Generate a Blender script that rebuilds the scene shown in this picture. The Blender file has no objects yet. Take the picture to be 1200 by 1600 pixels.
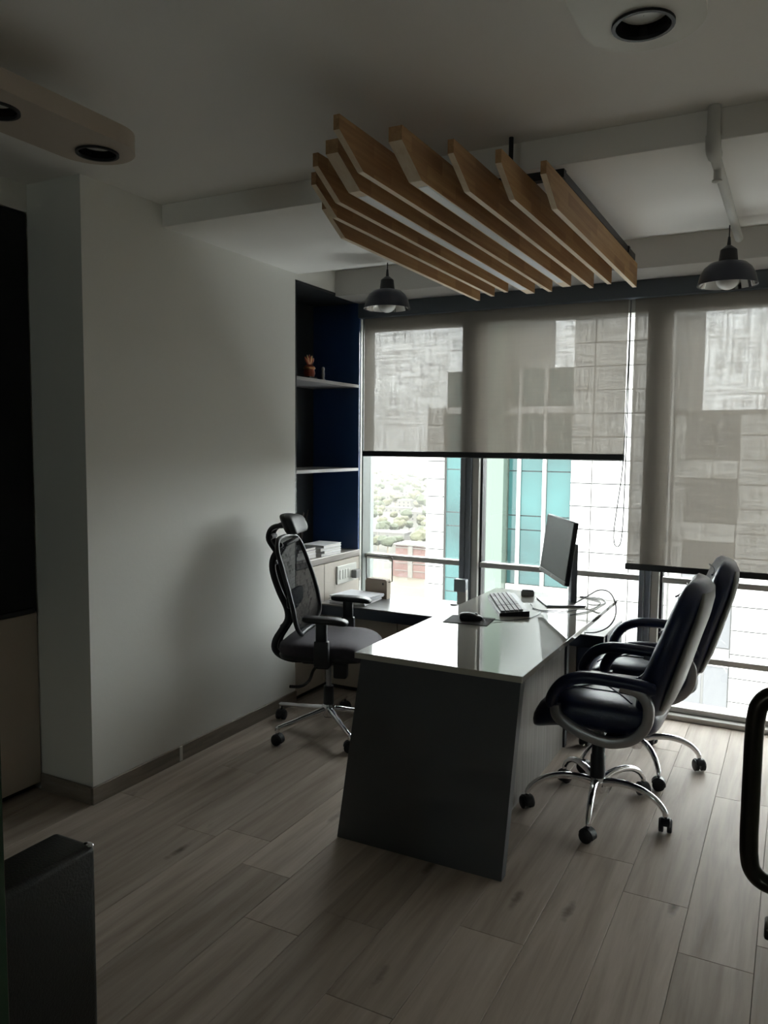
import bpy, bmesh, math, random
from mathutils import Vector, Matrix
random.seed(7)
PI = math.pi
S = bpy.context.scene
COL = S.collection

# ------------------------------------------------------------------ camera
cam_d = bpy.data.cameras.new('camera')
cam = bpy.data.objects.new('camera', cam_d); COL.objects.link(cam); S.camera = cam
cam_d.sensor_fit = 'VERTICAL'; cam_d.sensor_height = 24.0
cam_d.lens = 1238.57 / 1600 * 24.0
cam_d.clip_start = 0.05; cam_d.clip_end = 9000
yaw, pitch, roll = .4813, -.0841, .0095
F = Vector((-math.sin(yaw)*math.cos(pitch), math.cos(yaw)*math.cos(pitch), math.sin(pitch)))
R = Vector((math.cos(yaw), math.sin(yaw), 0)); U = R.cross(F)
R2 = math.cos(roll)*R + math.sin(roll)*U; U2 = -math.sin(roll)*R + math.cos(roll)*U
cam.matrix_world = Matrix(((R2.x, U2.x, -F.x, 0), (R2.y, U2.y, -F.y, 0), (R2.z, U2.z, -F.z, 1.522), (0, 0, 0, 1)))

# ------------------------------------------------------------------ sky, sun, exposure
W = bpy.data.worlds.new('overcast_sky'); S.world = W; W.use_nodes = True
bg = W.node_tree.nodes['Background']
bg.inputs[0].default_value = (0.93, 0.97, 1.0, 1); bg.inputs[1].default_value = 1.5
sun_d = bpy.data.lights.new('sun', 'SUN'); sun_d.energy = 2.0; sun_d.angle = math.radians(6); sun_d.color = (1, .96, .9)
sun = bpy.data.objects.new('sun', sun_d); COL.objects.link(sun)
sun.rotation_euler = (math.radians(48), 0, math.radians(20))     # from behind the room, onto the facades opposite
por_d = bpy.data.lights.new('window_daylight_portal', 'AREA'); por_d.shape = 'RECTANGLE'
por_d.size = 4.75; por_d.size_y = 2.42; por_d.cycles.is_portal = True
por = bpy.data.objects.new('window_daylight_portal', por_d); COL.objects.link(por)
por.location = (-0.17, 4.78, 1.22); por.rotation_euler = (-PI/2, 0, 0)
po2_d = bpy.data.lights.new('fill_window_portal', 'AREA'); po2_d.shape = 'RECTANGLE'  # portal for the added fill window behind the camera
po2_d.size = 1.0; po2_d.size_y = .8; po2_d.cycles.is_portal = True
po2 = bpy.data.objects.new('fill_window_portal', po2_d); COL.objects.link(po2)
po2.location = (-1.7, -6.1, 1.7); po2.rotation_euler = (PI/2, 0, 0)
S.view_settings.view_transform = 'Standard'; S.view_settings.look = 'None'
S.view_settings.gamma = 1; S.view_settings.use_curve_mapping = False
S.view_settings.exposure = 3.28
S.cycles.use_denoising = True
S.cycles.max_bounces = 12; S.cycles.diffuse_bounces = 9; S.cycles.glossy_bounces = 4
S.cycles.transmission_bounces = 8; S.cycles.transparent_max_bounces = 16; S.cycles.volume_bounces = 1
S.cycles.sample_clamp_indirect = 10
S.cycles.caustics_reflective = False; S.cycles.caustics_refractive = False

# ------------------------------------------------------------------ mesh helpers
def NB(): return bmesh.new()
def box(bm, x0, x1, y0, y1, z0, z1, bev=0.0, seg=2):
    r = bmesh.ops.create_cube(bm, size=1.0)
    vs = r['verts']
    bmesh.ops.scale(bm, vec=(x1-x0, y1-y0, z1-z0), verts=vs)
    bmesh.ops.translate(bm, vec=((x0+x1)/2, (y0+y1)/2, (z0+z1)/2), verts=vs)
    if bev > 0:
        es = list({e for v in vs for e in v.link_edges})
        bmesh.ops.bevel(bm, geom=es, offset=bev, segments=seg, profile=.5, affect='EDGES', clamp_overlap=True)
    return bm
def ring_faces(bm, rings, closed=True, cap=True):
    n = len(rings[0])
    for a, b in zip(rings[:-1], rings[1:]):
        m = n if closed else n-1
        for i in range(m):
            j = (i+1) % n
            try: bm.faces.new((a[i], a[j], b[j], b[i]))
            except ValueError: pass
    if cap:
        for rr in (list(reversed(rings[0])), rings[-1]):
            try: bm.faces.new(rr)
            except ValueError: pass
def loft(bm, pts_rings, cap=True, loop=False):
    rings = [[bm.verts.new(p) for p in r] for r in pts_rings]
    if loop: rings2 = rings+[rings[0]]; ring_faces(bm, rings2, True, False)
    else: ring_faces(bm, rings, True, cap)
    return bm
def catmull(pts, k=6, closed=False):
    pts = [Vector(p) for p in pts]; n = len(pts); out = []
    rng = range(n) if closed else range(n-1)
    for i in rng:
        p1, p2 = pts[i], pts[(i+1) % n]
        p0 = pts[(i-1) % n] if (closed or i > 0) else p1*2-p2
        p3 = pts[(i+2) % n] if (closed or i+2 < n) else p2*2-p1
        for s in range(k):
            t = s/k
            out.append(.5*((2*p1)+(-p0+p2)*t+(2*p0-5*p1+4*p2-p3)*t*t+(-p0+3*p1-3*p2+p3)*t**3))
    if not closed: out.append(pts[-1])
    return out
def tube(bm, pts, r=.01, n=10, up=None, ry=None, closed=False, sq=False):
    """tube along pts; r and ry may be lists; up fixes the section's second axis"""
    pts = [Vector(p) for p in pts]; m = len(pts)
    rs = r if isinstance(r, (list, tuple)) else [r]*m
    rys = rs if ry is None else (ry if isinstance(ry, (list, tuple)) else [ry]*m)
    rings = []; side = None
    for i, p in enumerate(pts):
        if closed: t = (pts[(i+1) % m]-pts[i-1]).normalized()
        else: t = (pts[min(i+1, m-1)]-pts[max(i-1, 0)]).normalized()
        if up is not None: s = t.cross(Vector(up)).normalized()
        elif side is None:
            s = t.cross(Vector((0, 0, 1)))
            if s.length < .05: s = t.cross(Vector((1, 0, 0)))
            s.normalize()
        else: s = (side-t*side.dot(t)).normalized()
        side = s; q = s.cross(t).normalized()
        ring = []
        for k in range(n):
            a = 2*PI*(k+.5)/n; ca, sa = math.cos(a), math.sin(a)
            if sq:
                e = .35; ca = math.copysign(abs(ca)**e, ca); sa = math.copysign(abs(sa)**e, sa)
            ring.append(p+s*ca*rs[i]+q*sa*rys[i])
        rings.append(ring)
    return loft(bm, rings, True, closed)
def cyl(bm, p0, p1, r0, r1=None, n=20):
    return tube(bm, [p0, p1], [r0, r0 if r1 is None else r1], n)
def lathe(bm, prof, c=(0, 0, 0), n=28, cap=False):
    rings = [[Vector((c[0]+r*math.cos(2*PI*k/n), c[1]+r*math.sin(2*PI*k/n), c[2]+z)) for k in range(n)] for r, z in prof]
    return loft(bm, rings, cap)
def prism(bm, poly, axis, a, b):
    """poly of (u,v): axis 'y' -> (x,z); axis 'x' -> (y,z); axis 'z' -> (x,y)"""
    def P(u, v, w): return {'y': (u, w, v), 'x': (w, u, v), 'z': (u, v, w)}[axis]
    return loft(bm, [[P(u, v, a) for u, v in poly], [P(u, v, b) for u, v in poly]])
def superell(bm, c, s, e1=.4, e2=.4, nu=28, nv=14, shape=None):
    f = lambda v, e: math.copysign(abs(v)**e, v)
    rings = []
    for j in range(nv+1):
        ph = -PI/2+PI*j/nv; ph = max(min(ph, PI/2-.02), -PI/2+.02); ring = []
        for i in range(nu):
            th = 2*PI*i/nu
            p = Vector((s[0]*f(math.cos(ph), e1)*f(math.cos(th), e2), s[1]*f(math.cos(ph), e1)*f(math.sin(th), e2), s[2]*f(math.sin(ph), e1)))
            if shape: p = shape(p)
            ring.append(p+Vector(c))
        rings.append(ring)
    return loft(bm, rings)
def stadium(cx, cy, w, l, n=14):
    r = w/2; h = l/2-r
    return [(cx+r*math.cos(PI*i/n), cy+h+r*math.sin(PI*i/n)) for i in range(n+1)] + \
           [(cx-r*math.cos(PI*i/n), cy-h-r*math.sin(PI*i/n)) for i in range(n+1)]

def wmat(o):
    m = Matrix.Identity(4)
    while o is not None:
        m = o.matrix_basis @ m; o = o.parent
    return m
def mesh(name, bm, m, parent=None, local=False, smooth=False, angle=None):
    bmesh.ops.recalc_face_normals(bm, faces=bm.faces[:])
    if parent is not None and not local: bm.transform(wmat(parent).inverted())
    me = bpy.data.meshes.new(name); bm.to_mesh(me); bm.free()
    ms = m if isinstance(m, (list, tuple)) else [m]
    for q in ms: me.materials.append(q)
    if smooth or angle:
        for p in me.polygons: p.use_smooth = True
        me.set_sharp_from_angle(angle=math.radians(angle or 40))
    o = bpy.data.objects.new(name, me); COL.objects.link(o); o.parent = parent
    return o
def tag(o, label=None, cat=None, group=None, kind=None):
    if label: o['label'] = label
    if cat: o['category'] = cat
    if group: o['group'] = group
    if kind: o['kind'] = kind
    return o
def thing(name, label, cat, loc=(0, 0, 0), rz=0, group=None):
    o = bpy.data.objects.new(name, None); COL.objects.link(o); o.empty_display_size = .05
    o.location = loc; o.rotation_euler = (0, 0, rz)
    return tag(o, label, cat, group)
def struct(name, bm, m, **k): return tag(mesh(name, bm, m, **k), kind='structure')
def copy_tree(o, parent=None):
    c = o.copy(); COL.objects.link(c); c.parent = parent
    for ch in [x for x in KIDS.get(o.name, [])]: copy_tree(ch, c)
    return c
KIDS = {}
def index_kids():
    KIDS.clear()
    for o in COL.objects:
        if o.parent: KIDS.setdefault(o.parent.name, []).append(o)

# ------------------------------------------------------------------ materials
def mat(name, base, rough=.5, metal=0.0, spec=.5, ior=None, coat=0.0, bump=None, vary=None, alpha=None, coords='Object'):
    """bump=(scale,strength); vary=(scale,amount) mottles the colour"""
    m = bpy.data.materials.new(name); m.use_nodes = True; nt = m.node_tree
    b = nt.nodes['Principled BSDF']
    b.inputs['Base Color'].default_value = (*base, 1); b.inputs['Roughness'].default_value = rough
    b.inputs['Metallic'].default_value = metal; b.inputs['Specular IOR Level'].default_value = spec
    if ior: b.inputs['IOR'].default_value = ior
    if coat: b.inputs['Coat Weight'].default_value = coat; b.inputs['Coat Roughness'].default_value = .05
    tc = nt.nodes.new('ShaderNodeTexCoord')
    if vary:
        no = nt.nodes.new('ShaderNodeTexNoise'); no.inputs['Scale'].default_value = vary[0]; no.inputs['Detail'].default_value = 4
        nt.links.new(tc.outputs[coords], no.inputs['Vector'])
        r = nt.nodes.new('ShaderNodeMix'); r.data_type = 'RGBA'
        r.inputs[6].default_value = (*[c*(1-vary[1]) for c in base], 1); r.inputs[7].default_value = (*[min(1, c*(1+vary[1])) for c in base], 1)
        nt.links.new(no.outputs['Fac'], r.inputs[0]); nt.links.new(r.outputs[2], b.inputs['Base Color'])
    if bump:
        n2 = nt.nodes.new('ShaderNodeTexNoise'); n2.inputs['Scale'].default_value = bump[0]; n2.inputs['Detail'].default_value = 3
        nt.links.new(tc.outputs[coords], n2.inputs['Vector'])
        bp = nt.nodes.new('ShaderNodeBump'); bp.inputs['Strength'].default_value = bump[1]; bp.inputs['Distance'].default_value = .01
        nt.links.new(n2.outputs['Fac'], bp.inputs['Height']); nt.links.new(bp.outputs['Normal'], b.inputs['Normal'])
    return m
def N(nt, t, **k):
    n = nt.nodes.new(t)
    for a, v in k.items(): setattr(n, a, v)
    return n
def ramp(nt, fac, stops):
    r = nt.nodes.new('ShaderNodeValToRGB'); e = r.color_ramp.elements
    while len(e) < len(stops): e.new(.5)
    for q, (p, c) in zip(e, stops): q.position = p; q.color = (*c, 1)
    nt.links.new(fac, r.inputs[0]); return r.outputs[0]
def wood(name, dark, mid, light, rough, stretch, knots=0.0, hue=0.15, spec=.4, coords='Object'):
    m = bpy.data.materials.new(name); m.use_nodes = True; nt = m.node_tree; L = nt.links
    b = nt.nodes['Principled BSDF']; b.inputs['Roughness'].default_value = rough; b.inputs['Specular IOR Level'].default_value = spec
    tc = N(nt, 'ShaderNodeTexCoord'); oi = N(nt, 'ShaderNodeObjectInfo')
    mul = N(nt, 'ShaderNodeMath', operation='MULTIPLY'); mul.inputs[1].default_value = 37.0; L.new(oi.outputs['Random'], mul.inputs[0])
    add = N(nt, 'ShaderNodeVectorMath', operation='ADD'); L.new(tc.outputs[coords], add.inputs[0]); L.new(mul.outputs[0], add.inputs[1])
    sc = N(nt, 'ShaderNodeVectorMath', operation='MULTIPLY'); sc.inputs[1].default_value = stretch; L.new(add.outputs[0], sc.inputs[0])
    n1 = N(nt, 'ShaderNodeTexNoise'); n1.inputs['Scale'].default_value = 1; n1.inputs['Detail'].default_value = 6; n1.inputs['Roughness'].default_value = .62; n1.inputs['Distortion'].default_value = .35
    L.new(sc.outputs[0], n1.inputs['Vector'])
    c = ramp(nt, n1.outputs['Fac'], [(.28, dark), (.5, mid), (.72, light)])
    hs = N(nt, 'ShaderNodeHueSaturation'); L.new(c, hs.inputs['Color'])
    mr = N(nt, 'ShaderNodeMapRange'); mr.inputs[3].default_value = 1-hue; mr.inputs[4].default_value = 1+hue; L.new(oi.outputs['Random'], mr.inputs[0]); L.new(mr.outputs[0], hs.inputs['Value'])
    out = hs.outputs[0]
    if knots:
        s2 = N(nt, 'ShaderNodeVectorMath', operation='MULTIPLY'); s2.inputs[1].default_value = (7.0, 1.7, 3.0); L.new(add.outputs[0], s2.inputs[0])
        vo = N(nt, 'ShaderNodeTexVoronoi'); vo.inputs['Scale'].default_value = 1.0; L.new(s2.outputs[0], vo.inputs['Vector'])
        wn = N(nt, 'ShaderNodeTexNoise'); wn.inputs['Scale'].default_value = 30; L.new(add.outputs[0], wn.inputs['Vector'])
        ad = N(nt, 'ShaderNodeMath', operation='MULTIPLY_ADD'); L.new(wn.outputs['Fac'], ad.inputs[0]); ad.inputs[1].default_value = .12; L.new(vo.outputs['Distance'], ad.inputs[2])
        kf = N(nt, 'ShaderNodeMapRange'); kf.inputs[1].default_value = .08; kf.inputs[2].default_value = .2; kf.inputs[3].default_value = knots; kf.inputs[4].default_value = 0; L.new(ad.outputs[0], kf.inputs[0])
        mx = N(nt, 'ShaderNodeMix', data_type='RGBA'); L.new(kf.outputs[0], mx.inputs[0]); L.new(out, mx.inputs[6]); mx.inputs[7].default_value = (*[d*.35 for d in dark], 1)
        out = mx.outputs[2]
    L.new(out, b.inputs['Base Color'])
    bp = N(nt, 'ShaderNodeBump'); bp.inputs['Strength'].default_value = .12; bp.inputs['Distance'].default_value = .004
    L.new(n1.outputs['Fac'], bp.inputs['Height']); L.new(bp.outputs['Normal'], b.inputs['Normal'])
    return m
def glass(name, tint=(.95, .98, .97), refl=.07, rough=0.0):
    m = bpy.data.materials.new(name); m.use_nodes = True; nt = m.node_tree; L = nt.links
    nt.nodes.remove(nt.nodes['Principled BSDF']); out = nt.nodes['Material Output']
    t = N(nt, 'ShaderNodeBsdfTransparent'); t.inputs[0].default_value = (*tint, 1)
    g = N(nt, 'ShaderNodeBsdfGlossy'); g.inputs['Roughness'].default_value = rough; g.inputs[0].default_value = (.9, 1, .97, 1)
    fr = N(nt, 'ShaderNodeFresnel'); fr.inputs[0].default_value = 1.45
    mp = N(nt, 'ShaderNodeMath', operation='MULTIPLY'); mp.inputs[1].default_value = refl/.035; L.new(fr.outputs[0], mp.inputs[0])
    cl = N(nt, 'ShaderNodeMath', operation='MINIMUM'); cl.inputs[1].default_value = .6; L.new(mp.outputs[0], cl.inputs[0])
    mx = N(nt, 'ShaderNodeMixShader'); L.new(cl.outputs[0], mx.inputs[0]); L.new(t.outputs[0], mx.inputs[1]); L.new(g.outputs[0], mx.inputs[2])
    L.new(mx.outputs[0], out.inputs[0]); return m
def weave(name, col, trans, tl_col, sx, sz, transl=.5, trans_var=.35, coords='Object'):
    """see-through woven cloth: part open holes, part translucent threads"""
    m = bpy.data.materials.new(name); m.use_nodes = True; nt = m.node_tree; L = nt.links
    nt.nodes.remove(nt.nodes['Principled BSDF']); out = nt.nodes['Material Output']
    tc = N(nt, 'ShaderNodeTexCoord')
    fs = []
    for st in ((sx*.06, 1, sz), (sx, 1, sz*.06)):
        v = N(nt, 'ShaderNodeVectorMath', operation='MULTIPLY'); v.inputs[1].default_value = st; L.new(tc.outputs[coords], v.inputs[0])
        n = N(nt, 'ShaderNodeTexNoise'); n.inputs['Scale'].default_value = 1; n.inputs['Detail'].default_value = 2; L.new(v.outputs[0], n.inputs['Vector']); fs.append(n.outputs['Fac'])
    ad = N(nt, 'ShaderNodeMath', operation='ADD'); L.new(fs[0], ad.inputs[0]); L.new(fs[1], ad.inputs[1])
    mr = N(nt, 'ShaderNodeMapRange'); mr.inputs[1].default_value = .6; mr.inputs[2].default_value = 1.4
    mr.inputs[3].default_value = trans*(1-trans_var); mr.inputs[4].default_value = trans*(1+trans_var); L.new(ad.outputs[0], mr.inputs[0])
    d = N(nt, 'ShaderNodeBsdfDiffuse'); d.inputs[0].default_value = (*col, 1)
    t = N(nt, 'ShaderNodeBsdfTranslucent'); t.inputs[0].default_value = (*tl_col, 1)
    m1 = N(nt, 'ShaderNodeMixShader'); m1.inputs[0].default_value = transl; L.new(d.outputs[0], m1.inputs[1]); L.new(t.outputs[0], m1.inputs[2])
    tr = N(nt, 'ShaderNodeBsdfTransparent')
    m2 = N(nt, 'ShaderNodeMixShader'); L.new(mr.outputs[0], m2.inputs[0]); L.new(m1.outputs[0], m2.inputs[1]); L.new(tr.outputs[0], m2.inputs[2])
    L.new(m2.outputs[0], out.inputs[0]); return m

M = {}
M['wall'] = mat('wall_paint', (.80, .80, .76), .55, bump=(60, .05), vary=(1.2, .03))
M['ceiling'] = mat('ceiling_paint', (.90, .89, .86), .7, bump=(80, .04), vary=(.8, .03))
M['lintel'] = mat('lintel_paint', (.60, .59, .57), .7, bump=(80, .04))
M['plank'] = wood('floor_vinyl_wood', (.31, .255, .21), (.43, .365, .31), (.53, .46, .40), .48, (18, 1.2, 5), knots=.9, hue=.13, spec=.10)
M['subfloor'] = mat('subfloor', (.05, .045, .04), .8, vary=(9, .1))
M['base'] = wood('baseboard_wood', (.16, .135, .11), (.24, .205, .17), (.30, .26, .22), .45, (4, 3, 30), hue=.05)
M['putty'] = mat('white_joint_filler', (.6, .58, .54), .7, vary=(40, .1))
M['black_gloss'] = mat('black_lacquer_glass', (.008, .008, .009), .2, spec=.3, vary=(2, .1))
M['beige'] = mat('beige_laminate', (.40, .345, .285), .45, bump=(90, .03), vary=(3, .04))
M['cream'] = mat('cream_laminate', (.50, .455, .40), .4, bump=(90, .03), vary=(3, .03))
M['plinth'] = mat('black_plinth', (.012, .012, .014), .5, vary=(8, .1))
M['navy'] = mat('navy_laminate', (.03, .075, .21), .32, bump=(120, .03), vary=(3, .08))
M['graphite'] = mat('graphite_laminate', (.035, .038, .042), .4, bump=(120, .03), vary=(3, .08))
M['shelf'] = mat('grey_shelf_board', (.34, .33, .33), .4, vary=(12, .06))
M['counter'] = wood('grey_counter_laminate', (.20, .18, .165), (.28, .255, .235), (.34, .315, .295), .28, (30, 3, 30), hue=.02, spec=.5)
M['cred_top'] = wood('credenza_top_laminate', (.10, .10, .10), (.15, .148, .145), (.20, .195, .19), .36, (2, 9, 9), hue=.02, spec=.3)
M['navy_edge'] = mat('navy_edge_band', (.012, .02, .04), .35, vary=(6, .08))
M['desk_dark'] = mat('charcoal_desk_laminate', (.085, .09, .098), .42, bump=(150, .03), vary=(4, .08))
M['desk_wood'] = wood('grey_woodgrain_laminate', (.14, .135, .12), (.21, .20, .185), (.28, .27, .25), .38, (6, 60, 2.2), hue=.02)
M['white_glass'] = mat('white_lacquered_glass', (.40, .39, .365), .02, spec=.5, ior=1.5, vary=(1, .01))
M['glass_edge'] = mat('glass_top_edge', (.55, .54, .48), .2, vary=(5, .04))
M['pine'] = None
M['led'] = mat('white_led_diffuser', (.90, .93, .97), .4, vary=(5, .02))
M['black_metal'] = mat('black_powder_coat', (.012, .012, .014), .4, spec=.4, vary=(30, .1))
M['pendant'] = mat('navy_black_enamel', (.01, .013, .028), .28, spec=.5, vary=(20, .1))
M['chrome'] = mat('chrome', (.78, .78, .80), .1, metal=1.0, vary=(10, .03))
M['silver'] = mat('satin_silver', (.36, .36, .37), .32, metal=.75, vary=(20, .05))
M['alu'] = mat('dark_anodised_aluminium', (.24, .26, .29), .4, metal=.3, vary=(10, .05))
M['alu_light'] = mat('beige_grey_aluminium', (.62, .61, .57), .45, metal=.1, vary=(10, .05))
M['alu_mid'] = mat('grey_aluminium', (.52, .50, .47), .4, metal=.2, vary=(10, .05))
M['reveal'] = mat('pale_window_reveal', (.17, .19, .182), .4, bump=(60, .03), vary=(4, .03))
M['pelmet'] = mat('blue_grey_pelmet', (.10, .12, .145), .5, vary=(4, .06))
M['pane'] = glass('window_glass', (.95, .965, .945), .05)
M['clear'] = glass('clear_door_glass', (.94, .97, .95), .05)
M['green_edge'] = mat('green_glass_edge', (.035, .075, .045), .15, vary=(6, .2))
M['blind'] = weave('blind_screen_fabric', (.36, .34, .30), .039, (.097, .085, .071), 70, 70, .6, .85)
M['mesh'] = weave('black_chair_mesh', (.028, .03, .034), .15, (.07, .07, .07), 500, 500, .2, .3)
M['leather'] = mat('navy_black_leather', (.009, .016, .055), .28, spec=.5, bump=(260, .10), vary=(9, .15))
M['shell'] = mat('grey_back_shell', (.17, .175, .17), .42, spec=.4, bump=(260, .06), vary=(9, .08))
M['old_leather'] = mat('dark_brown_leather', (.006, .0055, .004), .42, spec=.3, bump=(200, .12), vary=(7, .2))
M['plastic'] = mat('black_plastic', (.010, .011, .014), .42, spec=.45, bump=(300, .04), vary=(30, .1))
M['seat_fabric'] = mat('plum_black_fabric', (.045, .038, .05), .8, bump=(500, .15), vary=(60, .2))
M['cap_fabric'] = mat('grey_headrest_leatherette', (.026, .028, .030), .55, bump=(260, .08), vary=(20, .1))
M['screen'] = mat('monitor_screen', (.010, .016, .014), .3, spec=.16, vary=(5, .05))
M['paper'] = mat('white_paper', (.74, .74, .78), .8, vary=(30, .04))
M['pages'] = mat('page_block', (.70, .69, .66), .85, vary=(60, .05))
M['cover_w'] = mat('pale_book_cover', (.66, .66, .68), .5, vary=(10, .04))
M['cover_d'] = mat('dark_book_cover', (.03, .03, .035), .5, vary=(10, .1))
M['white_plastic'] = mat('white_plastic', (.62, .62, .58), .4, vary=(30, .02))
M['grey_plastic'] = mat('grey_plastic', (.20, .20, .20), .45, vary=(30, .06))
M['key_grey'] = mat('grey_keycaps', (.28, .28, .28), .55, vary=(60, .15))
M['mat_cloth'] = mat('dark_mouse_mat', (.035, .03, .032), .8, bump=(600, .1), vary=(20, .1))
M['tan'] = mat('tan_card', (.33, .27, .21), .6, bump=(80, .05), vary=(8, .06))
M['bronze'] = mat('blackened_bronze', (.05, .045, .036), .28, metal=.9, vary=(12, .15))
M['lamp_beige'] = mat('beige_lamp_board', (.50, .43, .36), .5, bump=(60, .04), vary=(5, .05))
M['lamp_white'] = mat('cream_lamp_board', (.80, .79, .73), .5, bump=(60, .04), vary=(5, .05))
M['spot_glass'] = mat('frosted_spot_lens', (.84, .88, .84), .35, vary=(6, .04))
M['bulb'] = mat('opal_bulb', (.80, .79, .76), .25, vary=(10, .02))
M['pipe'] = mat('painted_pipe', (.58, .58, .55), .55, bump=(50, .05), vary=(8, .04))
M['rust'] = mat('copper_red_ornament', (.33, .075, .035), .4, metal=.3, vary=(40, .3))
M['gold'] = mat('aged_gold', (.50, .27, .12), .38, metal=.6, vary=(40, .3))
M['reed'] = mat('dark_reed', (.06, .04, .035), .7, vary=(40, .2))
# outside
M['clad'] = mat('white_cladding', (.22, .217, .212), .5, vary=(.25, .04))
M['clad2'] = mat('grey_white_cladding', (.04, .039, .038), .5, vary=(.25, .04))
M['teal'] = mat('teal_curtain_glass', (.008, .030, .030), .12, spec=.33, vary=(.22, .9))  # strong mottling paints darker skyline reflections into the glass colour
M['teal_pale'] = mat('pale_green_glass', (.042, .055, .046), .25, spec=.2, vary=(.18, .12))
M['grey_win'] = mat('grey_office_window', (0.025, 0.025, 0.0275), .15, spec=.6, vary=(.3, .25))
M['brick'] = mat('red_brick_far', (0.0555, 0.0252, 0.0215), .8, vary=(.5, .15))
M['brick_dark'] = mat('dark_brick_opening', (.06, .03, .028), .8, vary=(.5, .1))
M['leaf'] = mat('far_foliage', (0.0148, 0.0192, 0.0074), .9, bump=(.8, .6), vary=(.35, .5))
M['leaf2'] = mat('far_olive_foliage', (0.0274, 0.0274, 0.0111), .9, bump=(.8, .6), vary=(.35, .5))
M['bark'] = mat('far_bark', (.10, .08, .06), .9, vary=(2, .2))
M['ground'] = mat('city_ground', (0.0252, 0.0229, 0.017), .95, vary=(.012, .45))
M['sand'] = mat('bare_sand_plot', (0.0459, 0.037, 0.0252), .95, vary=(.05, .12))
M['render'] = mat('pale_render_far', (0.0629, 0.0592, 0.0533), .8, vary=(.2, .08))
M['roof'] = mat('grey_flat_roof', (0.0555, 0.0518, 0.0481), .8, vary=(.2, .1))
M['asphalt'] = mat('asphalt_road', (.022, .022, .022), .9, vary=(.1, .15))

def pine_mat():
    m = bpy.data.materials.new('finger_jointed_pine'); m.use_nodes = True; nt = m.node_tree; L = nt.links
    b = nt.nodes['Principled BSDF']; b.inputs['Roughness'].default_value = .5
    tc = N(nt, 'ShaderNodeTexCoord'); oi = N(nt, 'ShaderNodeObjectInfo')
    mu = N(nt, 'ShaderNodeMath', operation='MULTIPLY'); mu.inputs[1].default_value = 53.; L.new(oi.outputs['Random'], mu.inputs[0])
    ad = N(nt, 'ShaderNodeVectorMath', operation='ADD'); L.new(tc.outputs['Object'], ad.inputs[0]); L.new(mu.outputs[0], ad.inputs[1])
    sp = N(nt, 'ShaderNodeSeparateXYZ'); L.new(ad.outputs[0], sp.inputs[0])
    cb = N(nt, 'ShaderNodeCombineXYZ'); L.new(sp.outputs[1], cb.inputs[0]); L.new(sp.outputs[2], cb.inputs[1])
    br = N(nt, 'ShaderNodeTexBrick'); L.new(cb.outputs[0], br.inputs['Vector'])
    br.inputs['Scale'].default_value = 1; br.inputs['Brick Width'].default_value = .22; br.inputs['Row Height'].default_value = .045; br.inputs['Mortar Size'].default_value = 0
    br.inputs['Color1'].default_value = (.40, .225, .10, 1); br.inputs['Color2'].default_value = (.56, .35, .165, 1); br.inputs['Bias'].default_value = 0
    s2 = N(nt, 'ShaderNodeVectorMath', operation='MULTIPLY'); s2.inputs[1].default_value = (90, 2.5, 90); L.new(ad.outputs[0], s2.inputs[0])
    n = N(nt, 'ShaderNodeTexNoise'); n.inputs['Scale'].default_value = 1; n.inputs['Detail'].default_value = 4; L.new(s2.outputs[0], n.inputs['Vector'])
    c = ramp(nt, n.outputs['Fac'], [(.3, (.78, .72, .66)), (.7, (1, 1, 1))])
    mx = N(nt, 'ShaderNodeMix', data_type='RGBA', blend_type='MULTIPLY'); mx.inputs[0].default_value = 1; L.new(br.outputs['Color'], mx.inputs[6]); L.new(c, mx.inputs[7])
    L.new(mx.outputs[2], b.inputs['Base Color']); return m
M['pine'] = pine_mat()
M['pine_bounce_lit'] = wood('bounce_lit_pine_underside', (.80, .64, .46), (.88, .74, .56), (.92, .80, .63), .5, (60, 2.5, 60), hue=.04)  # paler pine: light bounced up onto the slat undersides, put into the colour

# ------------------------------------------------------------------ room shell
XL, Y0, Y1, HC, HL = -2.5725, 2.3017, 3.815, 2.58, 2.4825
XR, YB = 2.2, -1.6
BW1 = -1.65  # right edge of the added fill window
XC = -2.884                                                   # front of the cabinets in the recess
floor = struct('floor', box(NB(), -3.4, XR+.12, -6.12, 4.86, -.16, -.012), M['subfloor'])
pw, pl = .2105, 1.22
seams = {-2: 2.90, -3: 2.25, -4: 1.78, -8: 2.40, -10: 2.885}
for i in range(-15, 11):
    x0 = -.2575 + .2105*i
    off = seams.get(i, 0.37*((i*7) % 11))
    y = off - pl*math.ceil((off-YB)/pl)
    while y < 4.62:
        a, b = max(y, YB), min(y+pl, 4.62)
        if b-a > .03 and x0 > -3.3 and x0+pw < XR+.1:
            if not (x0+pw < XC-.1 and b < 2.2):
                mesh('plank', box(NB(), x0+.0006, x0+pw-.0006, a+.0006, b-.0006, -.012, 0, .0012, 1), M['plank'], floor)
        y += pl
wl = NB()
box(wl, -3.02, XL, Y0, Y1, 0, HC)                              # the wall block beside the niche
box(wl, -3.3, -3.02, -6.0, 4.86, 0, HC)
box(wl, -3.02, XC, YB, Y0, 2.468, HC)                           # above the tall cabinet
box(wl, -3.02, XL, Y1, 4.575, 2.452, HC)                        # above the niche
box(wl, -3.02, XL, 4.575, 4.76, 0, HC)
struct('wall_left', wl, M['wall'])
struct('wall_right', box(NB(), XR, XR+.12, -6.0, 4.86, 0, HC), M['wall'])
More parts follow.
